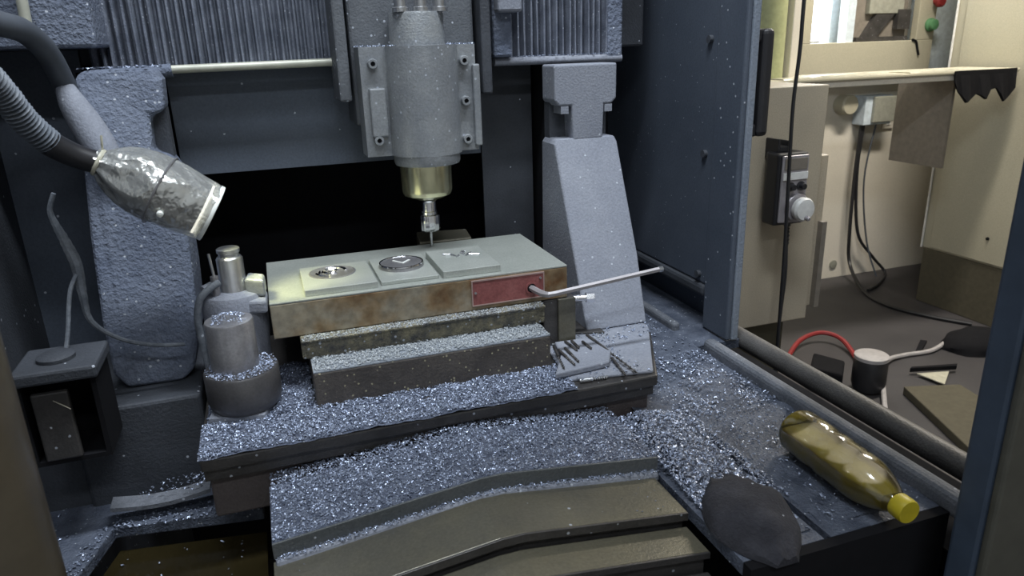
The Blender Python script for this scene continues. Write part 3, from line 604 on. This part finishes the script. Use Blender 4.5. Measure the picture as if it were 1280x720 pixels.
tag(MB().tube([(1.13, 1.36, 1.90), (1.127, 1.36, 1.489), (1.128, 1.36, 1.376), (1.123, 1.36, 1.258), (1.127, 1.36, 1.134), (1.135, 1.36, .945), (1.139, 1.36, .784), (1.141, 1.36, .675), (1.15, 1.36, .30), (1.22, 1.40, .01)], .0042, 8, 6).build('hanging_cable', 'black_plastic', smooth_=True),
    'thin black cable hanging straight down in front of the pendant', 'cable')

bn = thing('workbench', 'narrow pale workbench top running behind the beige cabinet', 'workbench', (2.5, 2.7, 1.2))
MB().box(1.75, 3.25, 2.46, 2.76, 1.222, 1.236).build('bench_top', 'cream', bn, bevel=.004)
MB().box(1.75, 3.25, 2.47, 2.49, 1.198, 1.222).build('bench_rail', 'wall', bn)
MB().box(1.80, 1.86, 2.50, 2.56, 0, 1.222).build('leg', 'taupe', bn); MB().box(1.80, 1.86, 2.69, 2.75, 0, 1.222).build('leg', 'taupe', bn)
MB().box(2.95, 2.965, 2.53, 2.835, .80, 1.222).build('end_panel', 'taupe', bn, label='taupe end panel hanging down')
R = random.Random(5)
def wrap(name, label, x0, x1, y0, y1, z, h):
    mb = MB(); nx = 26; rings = []
    for i in range(nx+1):
        x = x0+(x1-x0)*i/nx; k = h*(.6+.4*R.random())*math.sin(PI*min(max(i/nx, .04), .96))**.4
        rings.append([Vector((x, y0, z)), Vector((x, y0+.004, z+k*.8)), Vector((x, (y0+y1)/2, z+k)), Vector((x, y1, z+k*.5)), Vector((x, y1, z))])
    return mb.loops(rings).build(name, 'lead', smooth_=True)
tag(wrap('film_sheet', '', 1.98, 2.58, 2.462, 2.56, 1.2365, .014), 'folded pale film lying on the left part of the workbench edge', 'film')
tag(wrap('film_sheet', '', 2.62, 3.10, 2.462, 2.58, 1.2365, .014), 'crumpled pale film lying on the right part of the workbench edge', 'film')
rg = MB(); rings = []; prof_ = [.02, .06, .085, .11, .095, .075, .085, .10, .06, .055, .085, .115, .10, .06]
for i, d in enumerate(prof_):
    x = 2.86+.36*i/(len(prof_)-1)
    rings.append([Vector((x, 2.452, 1.218)), Vector((x, 2.446+.006*math.sin(i*1.7), 1.212-d)), Vector((x, 2.455, 1.209-d)), Vector((x, 2.459, 1.216)), Vector((x, 2.459, 1.2365)), Vector((x, 2.452, 1.238))])
tag(rg.loops(rings).build('hanging_rag', 'rubber_and_shade'), 'dark ragged cloth hanging over the right end of the workbench edge', 'rag')
tag(MB().lathe((2.01, 2.65, 1.2365), (0, 0, 1), [(.085, 0), (.085, .7)], 28).build('green_tank', 'green_tank', smooth_=True), 'pale green upright tank on the workbench behind the door handle', 'tank')
tag(MB().box(2.11, 2.16, 2.60, 2.66, 1.2365, 1.93).build('upright_bar', 'wall', bevel=.004), 'pale upright bar beside the green tank', 'bar')

mc = thing('engraver_cabinet', 'cream machine front with a dark opening and two push buttons on the workbench', 'machine', (3.1, 3.2, 1.224))
MB().box(2.48, 3.505, 3.18, 3.355, 1.19, 1.362).box(3.385, 3.505, 3.18, 3.22, 1.362, 1.95).box(2.48, 2.70, 3.18, 3.22, 1.362, 1.95).build('front_panel', 'cream', mc, bevel=.003)
MB().box(2.985, 3.385, 3.26, 3.30, 1.30, 1.95).build('dark_interior', 'taupe', mc)
MB().box(2.935, 2.985, 3.20, 3.26, 1.34, 1.95).build('inner_frame', 'pale_blue', mc, bevel=.003)
MB().prism([(3.06, 1.362), (3.15, 1.36), (3.28, 1.50), (3.30, 1.58), (3.20, 1.56), (3.13, 1.46)], 'y', 3.235, 3.26).build('inner_arm', 'dark_steel', mc)
MB().box(3.10, 3.33, 3.23, 3.26, 1.50, 1.95).build('inner_carriage', 'grey_box', mc, bevel=.004)
MB().box(3.03, 3.37, 3.225, 3.26, 1.355, 1.385).box(3.29, 3.375, 3.222, 3.25, 1.42, 1.52).build('inner_base', 'dark_steel', mc)
MB().tube([(3.36, 3.178, 1.365), (3.385, 3.175, 1.355), (3.40, 3.175, 1.32), (3.415, 3.175, 1.285)], .006, 8, 5).build('inner_cable', 'rubber_and_shade', mc, True)
MB().lathe((3.485, 3.18, 1.555), (0, -1, 0), [(.018, 0), (.018, .02), (.032, .024), (.032, .04), (.022, .048)], 24).build('stop_button', 'red', mc, True, label='red mushroom stop button')
MB().lathe((3.468, 3.18, 1.437), (0, -1, 0), [(.034, 0), (.034, .012), (.028, .016), (.027, .035), (.02, .038)], 24).build('start_button', 'green', mc, True, label='green push button')
tag(MB().box(3.51, 4.0, 3.30, 3.36, 1.15, 2.1).build('blue_panel', 'pale_blue', bevel=.004), 'pale blue-grey panel fixed to the wall beside the cream cabinet', 'panel')
cc = thing('cream_cabinet', 'tall cream cabinet on a dark brown plinth at the right', 'cabinet', (3.7, 2.4, 0))
MB().box(3.303, 4.2, 1.9, 2.875, .30, 2.3).build('cabinet_body', 'cream', cc, bevel=.004)
d_ = MB().box(3.292, 3.302, 1.95, 2.818, .312, 2.25).build('cabinet_door', 'cream', cc, bevel=.002)
MB().cyl((3.292, 2.50, .433), (3.286, 2.50, .433), .008, 12).build('door_lock', 'rubber_and_shade', d_, True)
MB().box(3.294, 3.30, 2.868, 2.876, .30, 2.3).build('edge_trim', 'white_plastic', cc)
MB().box(3.30, 4.19, 1.9, 2.86, 0, .30).build('plinth', 'brown_box', cc, bevel=.004, label='dark brown plinth')
so_ = thing('wall_socket', 'small round pale socket on the wall under the workbench', 'socket', (3.105, 3.36, 1.03))
MB().lathe((3.10, 3.36, 1.03), (0, -1, 0), [(.055, 0), (.055, .07), (.048, .078)], 28).build('socket_body', 'cream', so_, True)
jb = thing('junction_box', 'grey junction box on the wall with black cables below it', 'box', (3.30, 3.36, .98))
MB().box(3.19, 3.38, 3.27, 3.36, .915, 1.075).build('box_body', 'pale_blue', jb, bevel=.005)
MB().box(3.235, 3.385, 3.25, 3.27, .93, 1.07).build('box_cover', 'grey_box', jb, bevel=.004)
for z, lab in ((1.01, 'upper of two small white switch plates right of the junction box'), (.915, 'lower of two small white switch plates right of the junction box')):
    t = thing('switch_plate', lab, 'switch', (3.47, 3.36, z), 'switch plates by the junction box')
    MB().box(3.405, 3.485, 3.348, 3.36, z-.04, z+.04).build('plate', 'wall', t, bevel=.003); MB().box(3.43, 3.46, 3.344, 3.348, z-.02, z+.02).build('rocker', 'white_plastic', t, bevel=.002)
t = thing('wall_outlet', 'tiny round outlet low on the white wall', 'outlet', (3.26, 3.36, .08)); 
MB().lathe((3.17, 3.36, .085), (0, -1, 0), [(.026, 0), (.026, .008), (.018, .01)], 18).build('outlet_body', 'grey_box', t, True)
def cable(label, pts, r, mat='black_plastic', group=None, name='power_cable'):
    return tag(MB().tube(pts, r, 8, 6).build(name, mat, smooth_=True), label, 'cable', group)
cable('thick black cable running from the junction box across the dark floor', [(3.205, 3.30, .92), (3.20, 3.3, .629), (3.212, 3.3, .294), (3.242, 3.3, .093), (3.118, 3.044, .014), (3.066, 2.82, .012), (3.127, 2.621, .012), (3.229, 2.453, .012)], .010)
cable('black cable curling back to the wall foot below the junction box', [(3.22, 3.30, .92), (3.215, 3.3, .627), (3.272, 3.3, .287), (3.406, 3.3, .122), (3.494, 3.27, .014), (3.297, 3.121, .012), (3.158, 3.056, .012)], .009)
cable('thin grey cable dropping from the right of the junction box', [(3.31, 3.30, .92), (3.272, 3.3, .598), (3.347, 3.3, .23), (3.40, 3.244, .012)], .005, 'grey_hose')
cable('red hose curving over the dark floor behind the guide rail', [(2.06, 2.40, .012), (2.132, 2.464, .02), (2.279, 2.562, .04), (2.41, 2.58, .05), (2.461, 2.505, .04), (2.421, 2.37, .014), (2.351, 2.277, .012)], .011, 'red', name='red_hose')
cable('pale grey cable looping on the floor beside the black jar', [(2.16, 1.93, .01), (2.212, 1.99, .02), (2.375, 2.162, .03), (2.51, 2.266, .02), (2.628, 2.292, .012), (2.785, 2.285, .012), (2.952, 2.347, .012)], .010, 'white_cable')
jr = thing('black_jar', 'black jar with a pale lid standing on the floor behind the rail', 'jar', (2.235, 2.10, 0))
MB().lathe((2.235, 2.10, .01), (0, 0, 1), [(.058, 0), (.066, .03), (.066, .125), (.060, .135)], 30).build('jar_body', 'black_plastic', jr, True)
MB().lathe((2.235, 2.10, .145), (0, 0, 1), [(.066, 0), (.066, .014), (.062, .017)], 30).build('jar_lid', 'white_cable', jr, True, label='pale lid')
tag(MB().prism([(2.09, 2.09), (2.20, 2.20), (2.14, 2.32), (2.02, 2.20)], 'z', .0, .10).build('black_box', 'rubber_and_shade', bevel=.01), 'low black box on the floor left of the black jar', 'box')
tag(MB().prism([(2.52, 2.12), (2.66, 2.085), (2.54, 2.0)], 'z', .012, .016).build('paper_scrap', 'lead'), 'pale triangular scrap of paper on the dark floor', 'paper')
tag(MB().prism([(2.50, 2.14), (2.52, 2.15), (2.72, 2.10), (2.70, 2.085)], 'z', .017, .035).build('black_strip', 'rubber_and_shade'), 'black strip lying along the paper scrap', 'strip')
tag(MB().prism([(2.12, 1.45), (2.45, 1.40), (2.56, 1.95), (2.34, 2.02)], 'z', 0, .035).build('floor_mat', 'brown_box', bevel=.004), 'dark brown mat on the floor behind the blue-grey front post', 'mat')
bag = MB(); rings = []
for i in range(9):
    z = .09*i/8; k = math.sqrt(max(.02, 1-(i/8)**2))
    rings.append([Vector((3.03+.17*k*math.cos(a)*(1+.15*noise.noise(Vector((a*2, i*.4, 1)))), 2.26+.12*k*math.sin(a)*(1+.2*noise.noise(Vector((a*2, i*.4, 5)))), z)) for a in [2*PI*j/20 for j in range(20)]])
tag(bag.loops(rings).build('black_bag', 'rubber_and_shade', smooth_=True), 'crumpled black bag on the floor before the cream cabinet plinth', 'bag')
t = tag(MB().prism([(2.70, 2.30), (2.72, 2.29), (2.86, 2.38), (2.84, 2.40)], 'z', .0, .012).build('black_rod', 'rubber_and_shade'), 'short black rod on the floor near the pale cable', 'rod')

# ------------------------------------------------------------------ aluminium chips: nobody could count them
def flakes(name, label, regions, mat='flake', layer=None, cat='swarf'):
    """regions: (corner, edge_u, edge_v, count, size, heap function or None, density function or None)"""
    V = []; Fc = []
    k = 0
    for c0, eu, ev, n, size, heap, dens in regions:
        c0 = np.array(c0); eu = np.array(eu); ev = np.array(ev)
        u = rng.random(n); v = rng.random(n)
        if dens is not None:
            keep = rng.random(n) < np.array([dens(a, b_) for a, b_ in zip(u, v)]); u = u[keep]; v = v[keep]; n = len(u)
        P = c0+u[:, None]*eu+v[:, None]*ev
        hz = np.array([heap(p_) for p_ in P]) if heap else np.zeros(n)
        s = size*(.45+1.1*rng.random(n)**2)
        th = rng.random(n)*2*PI; ti = rng.normal(0, .45, n); ro = rng.normal(0, .45, n)
        ux = np.stack([np.cos(th)*np.cos(ti), np.sin(th)*np.cos(ti), np.sin(ti)], 1)
        vx = np.stack([-np.sin(th)*np.cos(ro), np.cos(th)*np.cos(ro), np.sin(ro)], 1)
        nx = np.cross(ux, vx)
        P = P.copy(); P[:, 2] += hz+s*.28
        asp = (.35+.5*rng.random(n))[:, None]; S = s[:, None]
        a = P-ux*S*.5-vx*S*.5*asp; b_ = P+ux*S*.5-vx*S*.4*asp; c_ = P+ux*S*.45+vx*S*.5*asp; d = P-ux*S*.5+vx*S*.45*asp
        e = P+nx*S*.22; zmin = (c0[2]-.0005)
        Q = np.stack([a, b_, c_, d, e], 1).reshape(-1, 3)
        i = np.arange(n)*5+k; V.append(Q)
        Fc += np.stack([i, i+1, i+4], 1).tolist()+np.stack([i+1, i+2, i+4], 1).tolist()+np.stack([i+2, i+3, i+4], 1).tolist()+np.stack([i+3, i, i+4], 1).tolist()
        k += n*5
    me = bpy.data.meshes.new(name); me.from_pydata(np.concatenate(V).tolist(), [], Fc)
    me.materials.append(M[mat])
    o = bpy.data.objects.new(name, me); col.objects.link(o)
    return tag(o, label, cat, None, 'stuff')
def lump(sc, amp, base=0):
    return lambda p: max(0, base+amp*noise.noise(Vector((p[0]*sc, p[1]*sc, 2.3))))
def hlayer(name, label, A, B, nu, nv, f, mat='chip_bed'):
    mb = MB(); quadstrip(mb, A, B, nu, nv, f)
    o = mb.build(name, mat, smooth_=True, kind='stuff'); return tag(o, label, 'swarf', None, 'stuff')
fz = lambda amp, sc, base: (lambda p: base+amp*noise.noise(Vector((p[0]*sc, p[1]*sc, 2.3)))+amp*.5*noise.noise(Vector((p[0]*sc*3, p[1]*sc*3, 7.3))))
# packed layers
hlayer('packed_swarf', 'packed layer of grey swarf along the front of the work table', ((-.106, .7195, 1.003), (.32, .7195, 1.003)), ((-.106, .79, 1.003), (.32, .79, 1.003)), 150, 26, fz(.003, 38, .0042))
hlayer('packed_swarf', 'packed swarf on the table left of the riser block', ((-.10, .79, 1.003), (.018, .79, 1.003)), ((-.10, .93, 1.003), (.018, .93, 1.003)), 40, 46, fz(.005, 40, .005))
def gable(x): return .9655+.023*(1-abs(x-.176)/(.217 if x < .176 else .19)) if -.041 < x < .366 else .9655
hlayer('packed_swarf', 'packed swarf filling the tray floor right of the way cover', ((.366, .47, .943), (.600, .47, .943)), ((.432, .98, .943), (.600, .98, .943)), 70, 130,
       lambda p: .0022+.004*noise.noise(Vector((p.x*30, p.y*30, 1)))+.013*math.exp(-((p.x-.40)/.045)**2)*max(0, min(1, (p.y-.52)/.08)) + (-.02 if (.455 < p.x < .468 and p.y < .66) else 0), 'chip_dark')
flakes('table_chips', 'fine aluminium chips strewn over the front edge of the work table', [
    ((-.105, .722, 1.006), (.425, 0, 0), (0, .072, 0), 13000, .0022, lump(38, .003, .0025), None),
    ((-.10, .79, 1.006), (.12, 0, 0), (0, .14, 0), 4200, .0023, lump(40, .005, .003), None),
    ((.32, .73, 1.010), (.10, 0, 0), (0, .15, 0), 350, .0026, None, None),
    ((-.10, .731, .9845), (.5, 0, 0), (0, .008, 0), 900, .0022, None, None)])
flakes('riser_chips', 'fine aluminium chips lying on the riser block and spacer ledge', [
    ((.021, .793, 1.0514), (.291, 0, 0), (0, .042, 0), 5200, .0020, lump(50, .002, .001), None),
    ((.013, .829, 1.0766), (.308, 0, 0), (0, .019, 0), 2400, .0018, None, None),
    ((.318, .84, 1.011), (.11, 0, 0), (0, .1, 0), 300, .0022, None, None)], 'flake_pale')
flakes('ring_chips', 'aluminium chips lying on the dark ring and its cylinder', [
    ((-.057, .822, 1.0612), (.0395*math.cos(a), .0395*math.sin(a), 0), (.0395*math.cos(a+.4)-.0395*math.cos(a), .0395*math.sin(a+.4)-.0395*math.sin(a), 0), 130, .0022, None, None) for a in [k*.4 for k in range(16)]] + [
    ((-.0805, .810, 1.1180), (.036, 0, 0), (0, .034, 0), 320, .002, lambda p: .006*max(0, 1-((p[0]+.0625)**2+(p[1]-.827)**2)/.0004), None)])
wcr = []
for i in range(12):
    x0 = -.040+.0338*i; x1 = x0+.0338; wcr.append(((x0, .614, gable(x0)+.0004), (.0338, 0, gable(x1)-gable(x0)), (0, .122, 0), 1500, .0024, None, lambda u, v: .55+.45*v))
    wcr.append(((x0, .604, gable(x0)-.0150), (.0338, 0, gable(x1)-gable(x0)), (0, .008, 0), 90, .002, None, None))
    wcr.append(((x0, .545, gable(x0)-.0205), (.0338, 0, gable(x1)-gable(x0)), (0, .06, 0), 9, .0016, None, None))
flakes('cover_chips', 'fine aluminium chips covering the rearmost plate of the way cover', wcr)
flakes('tray_chips', 'coarse aluminium chips scattered over the tray floor right of the table', [
    ((.37, .52, .946), (.10, 0, 0), (0, .20, 0), 6500, .0031, lambda p: .0022+.013*math.exp(-((p[0]-.40)/.045)**2)*max(0, min(1, (p[1]-.52)/.08)), lambda u, v: .95-.5*u),
    ((.432, .70, .946), (.165, 0, 0), (0, .18, 0), 3800, .0034, lump(30, .004, .0022), lambda u, v: .15+.85*max(0, noise.noise(Vector((u*4, v*4, 9)))+.25)),
    ((.44, .88, .946), (.155, 0, 0), (0, .25, 0), 420, .004, None, None),
    ((.468, .47, .946), (.125, 0, 0), (0, .24, 0), 1300, .0030, lump(30, .004, .0022), lambda u, v: .1+.6*v),
    ((.38, .47, .946), (.075, 0, 0), (0, .1, 0), 300, .003, None, None)])
flakes('pit_chips', 'bright chips sprinkled along the rim of the oily tray at left', [
    ((-.215, .795, .9005), (.16, -.022, 0), (0, .03, 0), 420, .0034, None, lambda u, v: .4+.6*(1-v)),
    ((-.25, .68, .9005), (.036, .115, 0), (-.014, .01, 0), 160, .0034, None, None),
    ((-.19, .80, .9285), (.075, 0, 0), (0, .034, 0), 190, .003, None, lambda u, v: u),
    ((-.31, .66, .9005), (.05, 0, 0), (0, .2, 0), 50, .003, None, None),
    ((-.21, .64, .8690), (.14, 0, 0), (0, .14, 0), 26, .0036, None, None)])
flakes('loose_chips', 'single chips stuck on the tops of the column heads and brackets', [
    ((-.198, 1.0, 1.389), (.09, 0, 0), (0, .10, 0), 240, .003, None, None),
    ((.128, 1.0, 1.4045), (.165, 0, 0), (0, .04, 0), 380, .0024, None, None),
    ((.405, .88, 1.0104), (.09, 0, 0), (0, -.05, 0), 120, .003, None, None),
    ((.338, 1.058, 1.384), (.2, 0, 0), (0, .012, 0), 300, .0024, None, None)])
